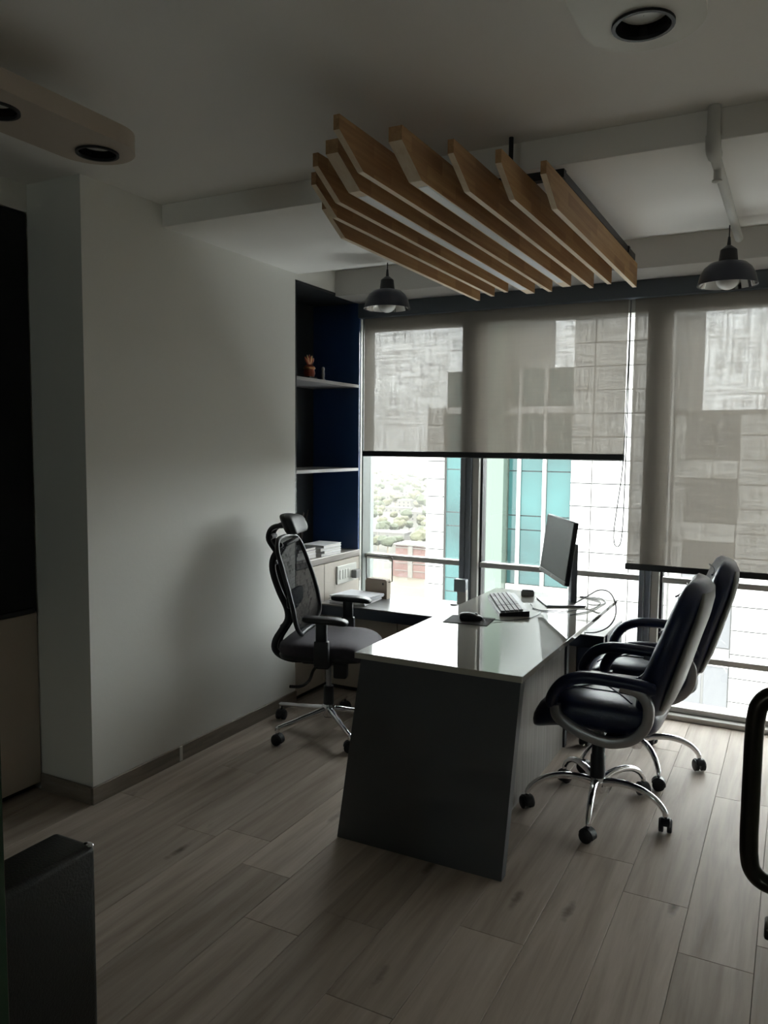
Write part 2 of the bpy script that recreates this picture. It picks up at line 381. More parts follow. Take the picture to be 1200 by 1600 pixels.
# unseen open office behind the glass front, its one window added for fill light
YO = -6.0
wb = NB()
box(wb, -3.3, -2.2, YO-.12, YO, 0, HC); box(wb, BW1, XR+.12, YO-.12, YO, 0, HC)
box(wb, -2.2, BW1, YO-.12, YO, 0, 1.3); box(wb, -2.2, BW1, YO-.12, YO, 2.1, HC)
struct('wall_back', wb, M['wall'])
w2 = tag(thing('fill_window', None, None, (-1.6, YO, 1.3)), kind='structure')  # unseen window, added to throw fill light from behind the camera
fr = NB(); box(fr, -2.2, BW1, YO-.09, YO-.04, 1.3, 1.34); box(fr, -2.2, BW1, YO-.09, YO-.04, 2.06, 2.1); box(fr, -2.2, -2.16, YO-.09, YO-.04, 1.34, 2.06); box(fr, BW1-.04, BW1, YO-.09, YO-.04, 1.34, 2.06)
mesh('fill_window_frame', fr, M['alu_light'], w2)
mesh('pane', box(NB(), -2.16, BW1-.04, YO-.07, YO-.064, 1.34, 2.06), M['pane'], w2)
struct('ceiling', box(NB(), -3.3, XR+.12, YO-.12, 4.86, HC, HC+.15), M['ceiling'])
struct('trim_1', box(NB(), XL, XR, 2.757, 3.835, HL, HC, .002, 1), M['ceiling'])     # dropped band of the ceiling
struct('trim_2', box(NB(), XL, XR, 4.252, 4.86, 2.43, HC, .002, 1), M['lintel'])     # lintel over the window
struct('trim_3', box(NB(), XL, XR, 4.535, 4.60, 2.338, 2.43, .003, 1), M['pelmet'])  # blue-grey blind pelmet
bb = struct('baseboard_left', box(NB(), XL, XL+.012, Y0-.012, Y1, 0, .075, .002, 1), M['base'])
box_b = NB(); box(box_b, XC+.002, XL, Y0-.012, Y0, 0, .075, .002, 1)
mesh('return_board', box_b, M['base'], bb)
mesh('joint_filler', box(NB(), XL+.008, XL+.0145, 2.815, 2.835, .004, .075, .001, 1), M['putty'], bb)
struct('trim_4', box(NB(), XL-.002, XL+.001, 2.86, 3.62, 1.028, 1.0305), M['wall'])  # faint level line across the wall

# ------------------------------------------------------------------ window
win = tag(thing('window_1', None, None, (XL, 4.62, 0)), kind='structure')
WY = 4.62
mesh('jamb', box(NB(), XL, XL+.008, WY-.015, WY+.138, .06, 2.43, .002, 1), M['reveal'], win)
mesh('sill_track', (lambda b: (box(b, XL, XR, 4.60, 4.86, 0, .028, .003, 1), box(b, XL, XR, 4.655, 4.78, .028, .06, .003, 1))[0])(NB()), M['alu_mid'], win)
mesh('head_rail', box(NB(), XL, XR, WY, WY+.12, 2.27, 2.43, .003, 1), M['alu_light'], win)
mull = [(-1.877, -1.805), (-.777, -.714), (.36, .43), (1.5, 1.57)]
for k, (a, b) in enumerate(mull):
    c = (a+b)/2
    mu = mesh('mullion', box(NB(), a, c-.003, WY, WY+.12, .06, 2.30, .003, 1), M['alu'], win)
    mesh('mullion_cover', box(NB(), c+.001, b, WY+.004, WY+.12, .06, 2.30, .003, 1), M['alu'], mu)
    mesh('sash_stile', box(NB(), b+.002, b+.045, WY+.02, WY+.13, .06, 2.30, .003, 1), M['alu_light'], win)
    mesh('gasket', box(NB(), b+.046, b+.06, WY+.05, WY+.12, .06, 2.30), M['plinth'], win)
bays = [(XL+.008, -1.877), (-1.745, -.777), (-.654, .36), (.49, 1.5), (1.63, XR)]
for a, b in bays:
    for z0, z1 in ((.331, .364), (.764, .797)):
        mesh('transom', box(NB(), a, b, WY+.02, WY+.075, z0, z1, .004, 2), M['alu_mid'], win)
    for z0, z1 in ((.06, .335), (.36, .768), (.793, 2.28)):
        mesh('pane', box(NB(), a, b, WY+.085, WY+.091, z0, z1), M['pane'], win)

# ------------------------------------------------------------------ roller blinds
def blind(label, x0, x1, zb, chain):
    t = thing('roller_blind', label, 'blind', ((x0+x1)/2, 4.57, 2.33), group=None)
    bm = NB(); nx, nz = 24, 30
    def P(i, j, s):
        x = x0+.006+(x1-x0-.012)*i/nx; z = zb+.02+(2.40-zb-.02)*j/nz
        return (x, 4.585+.0025*math.sin(3*x+1)*math.sin(4*z)+s, z)
    loops = []
    for s in (-.0004, .0004):
        g = [[bm.verts.new(P(i, j, s)) for i in range(nx+1)] for j in range(nz+1)]
        for j in range(nz):
            for i in range(nx): bm.faces.new((g[j][i], g[j][i+1], g[j+1][i+1], g[j+1][i]))
        if s > 0: bmesh.ops.delete(bm, geom=[v for r in g for v in r], context='VERTS')
    mesh('fabric', bm, M['blind'], t, smooth=True)
    mesh('bottom_bar', box(NB(), x0, x1, 4.574, 4.592, zb-.004, zb+.032, .006, 2), M['plinth'], t)
    mesh('roller', cyl(NB(), (x0, 4.612, 2.405), (x1, 4.612, 2.405), .018), M['alu_mid'], t, smooth=True)
    if chain:
        xx = x1+.008
        pts = [(xx, 4.57, 2.33), (xx-.004, 4.57, 1.9), (xx-.012, 4.57, 1.45), (xx-.035, 4.57, 1.2), (xx-.05, 4.57, 1.05), (xx-.044, 4.57, .975),
               (xx-.02, 4.57, .965), (xx-.006, 4.57, 1.02), (xx, 4.57, 1.2), (xx+.002, 4.57, 1.8), (xx+.002, 4.57, 2.33)]
        mesh('pull_chain', tube(NB(), catmull(pts, 5), .003, 6), M['grey_plastic'], t, smooth=True)
    return t
blind('grey screen roller blind lowered halfway, behind the desk monitor and wooden slats', -2.555, -.872, 1.452, True)
blind('grey screen roller blind pulled lower, behind the tall chairs on the right', -.848, .36, .838, False)
blind('grey screen roller blind farthest to the right of the window wall', .385, XR-.02, .838, False)

# ------------------------------------------------------------------ cabinets on the left wall
t = thing('tall_cabinet', 'tall cabinet with black upper door and beige lower door beside the white wall', 'cabinet', (XC-.06, 1.3, 0))
mesh('carcass', box(NB(), -3.015, XC-.02, .62, Y0-.004, .035, 2.466), M['plinth'], t)
mesh('upper_door', box(NB(), XC-.02, XC, .62, Y0-.006, .795, 2.464, .002, 1), M['black_gloss'], t)
d = mesh('lower_door', box(NB(), XC-.02, XC, .62, Y0-.006, .035, .790, .002, 1), M['beige'], t)
d['label'] = 'beige laminate lower door'
mesh('corner_trim', box(NB(), XC-.0, XC+.012, .62, Y0-.02, .792, .812, .003, 1), M['plinth'], t)
mesh('plinth', box(NB(), -3.015, XC-.04, .62, Y0-.006, 0, .035), M['plinth'], t)

t = thing('shelf_niche', 'navy open shelf unit over cream cupboards, set into the wall by the window', 'shelf unit', (XL-.15, 4.19, 0))
ND = -2.925
mesh('back_panel', box(NB(), -3.015, ND, Y1, 4.573, .83, 2.45), M['graphite'], t)
mesh('end_panel', box(NB(), ND, XL, 4.556, 4.573, .83, 2.45), M['navy'], t)
mesh('inner_side_panel', box(NB(), ND, XL-.002, Y1+.001, Y1+.016, .83, 2.45), M['graphite'], t)
mesh('top_panel', box(NB(), ND, XL, Y1+.016, 4.556, 2.437, 2.45), M['graphite'], t)
mesh('edge_strip', box(NB(), XL-.012, XL+.004, 4.573, 4.590, .62, 2.452, .002, 1), M['white_plastic'], t)
for z in (1.893, 1.352):
    mesh('shelf', box(NB(), ND, XL-.001, Y1+.016, 4.556, z, z+.02, .001, 1), M['shelf'], t)
mesh('countertop', box(NB(), ND, XL+.006, Y1+.002, 4.573, .79, .83, .003, 1), M['counter'], t)
mesh('cupboard_carcass', box(NB(), -3.0, XL-.02, Y1+.002, 4.573, .035, .79), M['plinth'], t)
for a, b in ((Y1+.004, 4.135), (4.139, 4.572)):
    mesh('cupboard_door', box(NB(), XL-.02, XL, a, b, .035, .785, .0015, 1), M['cream'], t)
mesh('plinth', box(NB(), -3.0, XL-.03, Y1+.002, 4.573, 0, .035), M['plinth'], t)
sp = mesh('switch_plate', box(NB(), XL, XL+.012, 4.275, 4.52, .635, .752, .004, 2), M['white_plastic'], t)
for k in range(4):
    mesh('switch', box(NB(), XL+.012, XL+.017, 4.30+k*.034, 4.328+k*.034, .665, .725, .002, 1), M['white_plastic'], sp)
pg = mesh('plug', box(NB(), XL+.012, XL+.05, 4.448, 4.505, .655, .71, .006, 2), M['grey_plastic'], sp)
pg['label'] = 'grey plug in the socket'

# ------------------------------------------------------------------ credenza under the window
t = thing('credenza', 'long low grey credenza with navy edge running under the window', 'cabinet', (-1.7, 4.3, 0))
CX0, CX1, CY0, CY1 = XL+.004, -.845, 4.06, 4.548
mesh('top_board', box(NB(), CX0, CX1, CY0+.002, CY1, .547, .555, .002, 1), M['cred_top'], t)
mesh('front_apron', box(NB(), CX0, CX1, CY0, CY0+.035, .487, .547, .002, 1), M['navy_edge'], t)
mesh('body', box(NB(), CX0, -1.0, 4.166, CY1, .03, .547), M['plinth'], t)
xs = [CX0, -2.07, -1.56, -1.005]
for a, b in zip(xs[:-1], xs[1:]):
    mesh('door', box(NB(), a+.002, b-.002, 4.148, 4.166, .035, .485, .002, 1), M['beige'], t)
mesh('plinth', box(NB(), CX0, -1.0, 4.19, CY1-.02, 0, .03), M['plinth'], t)
mesh('end_pedestal', box(NB(), -1.0, CX1, CY0+.09, CY1, 0, .547, .002, 1), M['navy_edge'], t)

# ------------------------------------------------------------------ desk
t = thing('executive_desk', 'long desk with glossy white top and slanted charcoal end panel', 'desk', (-1.12, 3.3, 0))
mesh('desktop', box(NB(), -1.44, -.79, 2.53, 4.09, .728, .75, .002, 2), M['white_glass'], t)
mesh('top_edge', box(NB(), -1.439, -.791, 2.5285, 2.5302, .7285, .7485), M['glass_edge'], t)
mesh('end_panel', prism(NB(), [(-1.425, .728), (-.803, .728), (-.857, 0), (-1.527, 0)], 'y', 2.555, 2.60), M['desk_dark'], t)
sp = mesh('side_panel', box(NB(), -1.025, -1.0, 2.601, 3.899, 0, .728), M['desk_wood'], t); sp['label'] = 'grey wood grain side panel set back under the top'
mesh('far_end_panel', prism(NB(), [(-1.425, .728), (-.99, .728), (-.99, 0), (-1.50, 0)], 'y', 3.90, 3.94), M['desk_dark'], t)
mesh('under_rail', box(NB(), -1.40, -1.36, 2.601, 3.899, .66, .728, .002, 1), M['desk_dark'], t)

# ------------------------------------------------------------------ swivel base shared by the chairs
def caster(parent, x, y, ang, r=.027, top=.075):
    hood = NB(); d = Vector((math.cos(ang), math.sin(ang), 0)); s = Vector((-d.y, d.x, 0)); c = Vector((x, y, r+.002))
    rings = []
    for k in (-.9, -.7, .7, .9):
        ring = []
        for i in range(13):
            a = PI*i/12 - .25; rr = (r+.004)*(1 if abs(k) < .8 else .8)
            ring.append(c+s*(.024*k)+d*(rr*math.cos(a))+Vector((0, 0, rr*math.sin(a))))
        rings.append(ring)
    loft(hood, rings)
    cyl(hood, c+Vector((0, 0, r-.002)), (x, y, top), .007, n=10)
    h = mesh('caster', hood, M['plastic'], parent, local=True, angle=50)
    for sg in (-1, 1):
        w = NB(); tube(w, [c+s*(sg*.006), c+s*(sg*.009), c+s*(sg*.023), c+s*(sg*.026)], [r*.8, r, r, r*.8], 20)
        mesh('wheel', w, M['plastic'], h, local=True, angle=40)
def star_base(t, Rr, ph, arched):
    for k in range(5):
        a = ph+2*PI*k/5; d = Vector((math.cos(a), math.sin(a), 0))
        if arched:
            prof = [(.022, .128), (.08, .145), (.15, .149), (.21, .138), (.255, .115), (.284, .085), (Rr, .066)]
            rad = [.017, .015, .014, .013, .012, .011, .011]
        else:
            prof = [(.02, .122), (.10, .112), (.20, .10), (Rr-.012, .088), (Rr+.004, .084), (Rr+.006, .062)]
            rad = [.017, .015, .013, .012, .011, .009]
        pts = catmull([d*q+Vector((0, 0, z)) for q, z in prof], 4)
        rr = [rad[min(int(i/4), len(rad)-1)] for i in range(len(pts))]
        mesh('leg', tube(NB(), pts, rr, 12), M['chrome'], t, local=True, smooth=True)
        caster(t, d.x*Rr, d.y*Rr, a+PI/2+.5*math.sin(3*k+1))
    mesh('hub', lathe(NB(), [(.001, .085), (.03, .085), (.036, .10), (.036, .135), (.03, .15), (.001, .15)], n=24), M['chrome'], t, local=True, angle=40)

# ------------------------------------------------------------------ executive leather chairs (local +x = forward)
def rrect(cx, cz, tx, tz, half_w, thick, n=8, front_dish=.0, crown=.0):
    """section of a padded back: centre (cx,cz), thickness direction (tx,tz), spans y"""
    ring = []
    for i in range(4*n):
        a = 2*PI*i/(4*n); e = .42
        u = math.copysign(abs(math.cos(a))**e, math.cos(a)); v = math.copysign(abs(math.sin(a))**.75, math.sin(a))
        y = u*half_w; th = v*thick/2
        th += front_dish*(y/half_w)**2
        ring.append(Vector((cx+tx*th, y, cz+tz*th)))
    return ring
def exec_chair(label, cx, cy, rz, ph):
    t = thing('executive_chair', label, 'chair', (cx, cy, 0), rz, 'navy-black leather executive chairs')
    star_base(t, .29, ph-rz, True)
    mesh('gas_lift', lathe(NB(), [(.001, .15), (.031, .15), (.031, .24), (.027, .245), (.027, .32), (.024, .325), (.024, .385), (.001, .385)], n=20), M['plastic'], t, local=True, angle=40)
    b = NB(); box(b, -.15, .10, -.09, .09, .375, .41, .008); box(b, -.05, .12, -.03, .03, .35, .38, .006)
    mesh('seat_mechanism', b, M['plastic'], t, local=True, angle=40)
    b = NB(); tube(b, [(-.02, -.05, .37), (-.02, -.2, .365), (-.01, -.235, .36)], .006, 8)
    mesh('tilt_lever', b, M['plastic'], t, local=True, smooth=True)
    # seat cushion with a waterfall front
    def sh(p):
        x, y, z = p
        z -= .055*max(0, (x-.10)/.14)**2 if x > .10 else 0
        z += .018*(abs(y)/.25)**3 if z > 0 else 0
        return Vector((x, y, z))
    seat = mesh('seat', superell(NB(), (-.015, 0, .472), (.252, .25, .078), .72, .35, 40, 18, sh), M['leather'], t, local=True, smooth=True, angle=80)
    def top(x, y):
        u = (abs((x+.015)/.252)**(2/.35)+abs(y/.25)**(2/.35))**(.35/.72)
        p = sh(Vector((x+.015, y, .078*max(0, 1-u)**(.72/2))))
        return Vector((x, y, .472+p.z+.0005))
    b = NB(); L_ = [q/12 for q in range(13)]
    for y in (-.10, .10):
        tube(b, [top(-.19+.37*q, y) for q in L_], .0035, 6)
    tube(b, [top(-.16+.30*q, -.19+.38*q) for q in L_], .0035, 6); tube(b, [top(-.16+.30*q, .19-.38*q) for q in L_], .0035, 6)
    mesh('seat_seam', b, M['leather'], seat, local=True, smooth=True)
    # padded back : sections along the raked spine
    sp = [(-.215, .47, .20, .085), (-.235, .54, .225, .115), (-.262, .63, .243, .13), (-.292, .72, .25, .125), (-.322, .81, .247, .118),
          (-.348, .89, .236, .115), (-.366, .95, .212, .105), (-.377, .99, .175, .085), (-.383, 1.012, .12, .05)]
    rings = []
    for i, (x, z, w, th) in enumerate(sp):
        a, c = sp[max(i-1, 0)], sp[min(i+1, len(sp)-1)]
        d = Vector((c[0]-a[0], c[1]-a[1])).normalized()
        rings.append(rrect(x, z, d.y, -d.x, w, th, 8, .022))
    back = mesh('backrest', loft(NB(), rings), M['leather'], t, local=True, smooth=True, angle=80)
    rings = []
    for i in range(1, len(sp)-1):
        x, z, w, th = sp[i]
        a, c = sp[i-1], sp[i+1]
        d = Vector((c[0]-a[0], c[1]-a[1])).normalized()
        k = .93 if 1 < i < len(sp)-2 else .86
        rings.append(rrect(x-d.y*(th*.40), z+d.x*(th*.40), d.y, -d.x, w*k, th*.27, 8, .014))
    mesh('back_shell', loft(NB(), rings), M['shell'], t, local=True, smooth=True, angle=80)['label'] = 'grey rear shell of the backrest'
    b = NB()
    for z0 in (2, 4, 6):
        x, z, w, th = sp[z0]
        tube(b, [(x+th/2-.002+.022*(y/w)**2, y, z+.018) for y in [w*.8*(k/4-1) for k in range(9)]], .004, 6)
    mesh('back_seam', b, M['leather'], back, local=True, smooth=True)
    for sgn in (-1, 1):
        y = .262*sgn
        b = NB()
        pts = catmull([(.135, y, .500), (.128, y, .55), (.09, y, .605), (.03, y, .634), (-.04, y, .641), (-.13, y, .639), (-.21, y, .634), (-.255, y*.98, .622)], 5)
        m = len(pts); ry = [.024*min(1, .45+i/3) for i in range(m)]; ry[-1] = .014
        tube(b, pts, [q*1.25 for q in ry], 14, up=(0, 1, 0), ry=ry) if False else tube(b, pts, ry, 14, up=(0, 1, 0), ry=[.026*min(1, .5+i/3) for i in range(m)])
        pad = mesh('armrest_pad', b, M['leather'], t, local=True, smooth=True)
        loop = catmull([(.118, y, .515), (.106, y, .47), (.045, y, .432), (-.005, y, .414), (-.06, y, .402), (-.11, y, .402), (-.175, y, .425), (-.222, y, .475), (-.235, y, .53), (-.228, y, .575), (-.195, y, .612), (-.13, y, .625)], 5)
        mesh('arm_loop', tube(NB(), loop, .020, 14, up=(0, 1, 0), ry=.019, sq=True), M['silver'], t, local=True, smooth=True, angle=60)
        mesh('arm_bracket', box(NB(), -.15, -.07, min(y, y*.6), max(y, y*.6), .39, .412, .004), M['plastic'], t, local=True)
    return t
ch1 = exec_chair('black leather executive chair nearest the camera, closest to the charcoal desk end', -.687, 3.270, PI, math.radians(-156))
index_kids()
ch2 = copy_tree(ch1)
ch2.location = (-.636, 3.856, 0); ch2.rotation_euler = (0, 0, PI+math.radians(7))
for o in COL.objects:                                          # its wheeled base is swivelled another way
    if o.parent is ch2 and o.name.split('.')[0] in ('leg', 'caster', 'hub'): o.rotation_euler = (0, 0, math.radians(17.4))
ch2['label'] = 'black leather executive chair nearest the window, half hidden behind another leather chair'

# ------------------------------------------------------------------ mesh task chair (local +x = forward)
RZ = math.radians(17)
t = thing('task_chair', 'black mesh task chair with headrest and chrome base between wall and desk', 'chair', (-2.16, 3.52, 0), RZ)
star_base(t, .32, math.radians(-111.7)-RZ, False)
mesh('gas_cover', lathe(NB(), [(.001, .08), (.026, .08), (.028, .13), (.026, .248), (.001, .25)], n=20), M['plastic'], t, local=True, angle=40)
mesh('gas_piston', cyl(NB(), (0, 0, .245), (0, 0, .39), .014), M['silver'], t, local=True, smooth=True, angle=60)
b = NB(); box(b, -.13, .12, -.075, .075, .375, .425, .012); box(b, .06, .13, -.15, -.09, .33, .42, .01); box(b, -.10, .15, -.17, .17, .415, .44, .008)
mesh('seat_mechanism', b, M['plastic'], t, local=True, angle=40)
mesh('tilt_lever', tube(NB(), catmull([(-.03, -.07, .39), (-.04, -.16, .37), (-.05, -.2, .33), (-.09, -.21, .30), (-.15, -.21, .295)], 4), .008, 8), M['plastic'], t, local=True, smooth=True)
def sh(p):
    x, y, z = p
    if x > .10: z -= .035*((x-.10)/.14)**2
    return Vector((x, y, z))
mesh('seat', superell(NB(), (.02, 0, .485), (.245, .245, .042), .5, .38, 40, 14, sh), M['seat_fabric'], t, local=True, smooth=True, angle=80)
mesh('seat_pan', superell(NB(), (.01, 0, .45), (.235, .235, .026), .5, .36, 36, 10), M['plastic'], t, local=True, smooth=True, angle=80)
# back: mesh sheet in a rounded frame
def bx(z):
    pts = [(.53, -.115), (.60, -.108), (.70, -.125), (.80, -.152), (.90, -.186), (1.0, -.222), (1.04, -.24)]
    for (a, xa), (c, xc) in zip(pts[:-1], pts[1:]):
        if z <= c: return xa+(xc-xa)*(z-a)/(c-a)
    return pts[-1][1]
def hw(z):
    pts = [(.545, .12), (.57, .185), (.62, .228), (.72, .236), (.85, .226), (.95, .212), (1.0, .195), (1.025, .15)]
    for (a, xa), (c, xc) in zip(pts[:-1], pts[1:]):
        if z <= c: return xa+(xc-xa)*max(0, (z-a)/(c-a))
    return pts[-1][1]
zs = [.545+.48*k/24 for k in range(25)]
b = NB()
g = [[b.verts.new((bx(z)-.03*(1-(v/10-1)**2), hw(z)*(v/10-1), z)) for v in range(21)] for z in zs]
for j in range(24):
    for i in range(20): b.faces.new((g[j][i], g[j][i+1], g[j+1][i+1], g[j+1][i]))
r = bmesh.ops.solidify(b, geom=b.faces[:], thickness=.0015)
mesh('back_mesh', b, M['mesh'], t, local=True, smooth=True)
out = [(bx(z), -hw(z), z) for z in zs[::2]]+[(bx(1.03)-.014, -.07, 1.033), (bx(1.03)-.016, .07, 1.033)]+[(bx(z), hw(z), z) for z in zs[::-2]]+[(bx(.54)-.012, .06, .537), (bx(.54)-.012, -.06, .537)]
mesh('back_frame', tube(NB(), catmull(out, 3, True), .0115, 10, closed=True), M['plastic'], t, local=True, smooth=True)
sp = [(-.255, .985), (-.29, .93), (-.297, .88), (-.285, .82), (-.256, .74), (-.222, .66), (-.215, .60), (-.245, .545), (-.278, .49), (-.285, .44), (-.255, .405), (-.19, .388), (-.10, .395)]
for y in (-.035, .035):
    mesh('spine_rail', tube(NB(), catmull([(x, y*(.75+.5*abs(math.sin(i*.6))), z) for i, (x, z) in enumerate(sp)], 4), .018, 10, up=(0, 1, 0), ry=.014), M['plastic'], t, local=True, smooth=True)
b = NB()
tube(b, [(-.22, 0, .66), (-.185, 0, .69)], .03, 10); tube(b, [(-.29, -.035, .90), (-.29, .035, .90)], .016, 8)
tube(b, [(-.24, -.04, .56), (-.24, .04, .56)], .018, 8); tube(b, [(-.26, -.05, .985), (-.235, -.09, 1.0), (-.22, -.15, 1.01)], .014, 8); tube(b, [(-.26, .05, .985), (-.235, .09, 1.0), (-.22, .15, 1.01)], .014, 8)
mesh('spine_bridge', b, M['plastic'], t, local=True, smooth=True)['kind'] = 'stuff'
mesh('lumbar_pad', superell(NB(), (-.185, 0, .715), (.012, .14, .05), .6, .6, 24, 10), M['plastic'], t, local=True, smooth=True)
b = NB()
for y in (-.04, .04):
    tube(b, catmull([(-.285, y*.6, .96), (-.318, y, 1.02), (-.312, y, 1.065), (-.28, y*1.3, 1.092), (-.225, y*1.5, 1.10)], 4), .014, 8)
tube(b, [(-.31, -.04, 1.035), (-.31, .04, 1.035)], .014, 8)
mesh('headrest_bracket', b, M['plastic'], t, local=True, smooth=True)
def hs(p):
    x, y, z = p; return Vector((x-.035*(z/.05)*.6+.045*(y/.15)**2, y, z))
mesh('headrest', superell(NB(), (-.20, 0, 1.105), (.03, .118, .05), .55, .55, 30, 14, hs), M['cap_fabric'], t, local=True, smooth=True, angle=80)
mesh('headrest_shell', superell(NB(), (-.222, 0, 1.105), (.024, .115, .052), .55, .55, 30, 14, hs), M['plastic'], t, local=True, smooth=True, angle=80)
for s_ in (-1, 1):
    y = .285*s_
    def ash(p): return Vector((p.x, p.y, p.z-.0+.01*(p.x/.11)**2*(-1 if p.x > 0 else .3)))
    mesh('armrest_pad', superell(NB(), (.055, y, .662), (.115, .04, .016), .5, .45, 30, 10, ash), M['plastic'], t, local=True, smooth=True, angle=80)
    b = NB(); box(b, .008, .065, y-.014, y+.014, .47, .655, .008); box(b, .0, .075, y-.018, y+.018, .43, .56, .008); box(b, .005, .07, min(y, y*.5), max(y, y*.5), .415, .44, .006)
    mesh('armrest_post', b, M['plastic'], t, local=True, angle=40)

# ------------------------------------------------------------------ hanging slatted fixture
ZB, ZT = 2.30, 2.412
t = thing('slatted_light', 'hanging row of pine slats with black frame and two white light strips', 'ceiling light', (-1.15, 3.0, ZB))
slx = [-1.568, -1.456, -1.358, -1.256, -1.153, -1.046, -.944, -.846, -.752]
fy = [2.512, 2.267, 2.124, 2.053, 1.908, 2.049, 2.205, 2.341, 2.494]
ry = [4.075, 3.99, 3.918, 4.0, 3.995, 3.906, 3.988, 3.928, 4.056]
for k in range(9):
    w = .021 if k in (3, 5) else .0095
    x = slx[k]
    s = mesh('slat', prism(NB(), [(fy[k], ZT), (fy[k], ZT-.040), (fy[k]+.135, ZB), (ry[k], ZB), (ry[k], ZT)], 'x', x-w, x+w), [M['pine'], M['pine_bounce_lit']], t)
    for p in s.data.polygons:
        if p.normal.z < -.5: p.material_index = 1  # downward faces take the pine with bounce light painted in
    if k in (3, 5):
        l = mesh('light_strip', box(NB(), x-.0165, x+.0165, fy[k]+.185, ry[k]-.12, ZB-.002, ZB+.006, .002, 1), M['led'], s)
        l['label'] = 'unlit white light strip'
bars = NB()
box(bars, -1.575, -.735, 2.67, 2.70, ZT, ZT+.028); mesh('frame_bar', bars, M['black_metal'], t)
mesh('frame_bar', box(NB(), -1.575, -.735, 3.96, 3.985, ZT, ZT+.028), M['black_metal'], t) if False else None
mesh('frame_bar', box(NB(), -1.575, -.735, 3.80, 3.83, ZT, ZT+.028), M['black_metal'], t)
mesh('frame_bar', box(NB(), -.77, -.740, 2.70, 3.98, ZT, ZT+.028), M['black_metal'], t)
mesh('frame_bar', box(NB(), -1.575, -1.545, 2.70, 3.98, ZT, ZT+.028), M['black_metal'], t)
for x in (-.93, -1.40):
    mesh('hanger_rod', cyl(NB(), (x, 2.70, ZT+.01), (x, 2.70, HC), .008, n=12), M['black_metal'], t, smooth=True, angle=60)
    mesh('hanger_rod', cyl(NB(), (x, 3.815, ZT+.01), (x, 3.815, HL), .008, n=12), M['black_metal'], t, smooth=True, angle=60)

# ------------------------------------------------------------------ ceiling boards with spots
def spot_board(label, cx, y_end, length, spots, m, w=.25):
    z0, z1 = 2.40, 2.458
    cy = y_end-length/2
    t = thing('ceiling_light', label, 'ceiling light', (cx, cy, z0))
    out = stadium(cx, cy, w, length, 18); N_ = len(out)
    b = NB(); R_ = .058; nn = 28
    # lower sheet with round holes: cut by bridging is heavy, so the board is built as two skins and rims
    prism(b, out, 'z', z0+.004, z1)
    body = mesh('board', b, m, t, angle=40)
    for sy in spots:
        rim = NB()
        lathe(rim, [(R_-.002, .006), (R_-.002, -.002), (R_+.006, -.002), (R_+.006, .004)], (cx, sy, z0+.0), nn)
        rg = mesh('spot_rim', rim, M['plinth'], t, smooth=True, angle=40)
        cup = NB(); lathe(cup, [(R_-.0005, .0045), (R_*.97, .046), (R_*.5, .0475), (.001, .0475)], (cx, sy, z0-.001), nn)
        mesh('spot_reflector', cup, M['black_gloss'], rg, smooth=True, angle=50)
        ln = NB(); lathe(ln, [(.001, .020), (R_*.5, .021), (R_*.8, .025), (R_*.93, .031), (R_*.93, .040)], (cx, sy, z0), nn)
        mesh('spot_lens', ln, M['spot_glass'], rg, smooth=True, angle=50)
    for k in (-.4, -.15):
        mesh('standoff', cyl(NB(), (cx, cy+length*k, z1), (cx, cy+length*k, HC), .02, n=14), M['pipe'], t, smooth=True, angle=60)
    return t, body
def hole_board(label, cx, y_end, length, spots, m, w=.25):
    t, body = spot_board(label, cx, y_end, length, spots, m, w)
    me = body.data; bm = bmesh.new(); bm.from_mesh(me)
    bm.free()
    # real holes: boolean cylinders evaluated once, then baked
    cut = NB()
    for sy in spots: cyl(cut, (cx-t.location.x, sy-t.location.y, -.05), (cx-t.location.x, sy-t.location.y, .052), .058, n=28)
    bmesh.ops.recalc_face_normals(cut, faces=cut.faces[:]); cm = bpy.data.meshes.new('cutter'); cut.to_mesh(cm); cut.free()
    for g in [body]+[c for c in COL.objects if c.parent is body]:
        co = bpy.data.objects.new('cutter', cm); COL.objects.link(co); co.location = t.location
        md = g.modifiers.new('holes', 'BOOLEAN'); md.operation = 'DIFFERENCE'; md.object = co; md.solver = 'EXACT'
        bpy.context.view_layer.update()
        dg = bpy.context.evaluated_depsgraph_get()
        new = bpy.data.meshes.new_from_object(g.evaluated_get(dg))
        g.modifiers.clear(); g.data = new
        bpy.data.objects.remove(co)
    return t
hole_board('beige rounded ceiling board with black spotlights, above the left cabinet', -1.945, 1.915, 1.75, [1.81, 1.46, 1.11, .76], M['lamp_beige'])
hole_board('cream rounded ceiling board with a black spotlight, at the top right', -.332, 1.905, 1.75, [1.785, 1.435, 1.085, .735], M['lamp_white'])

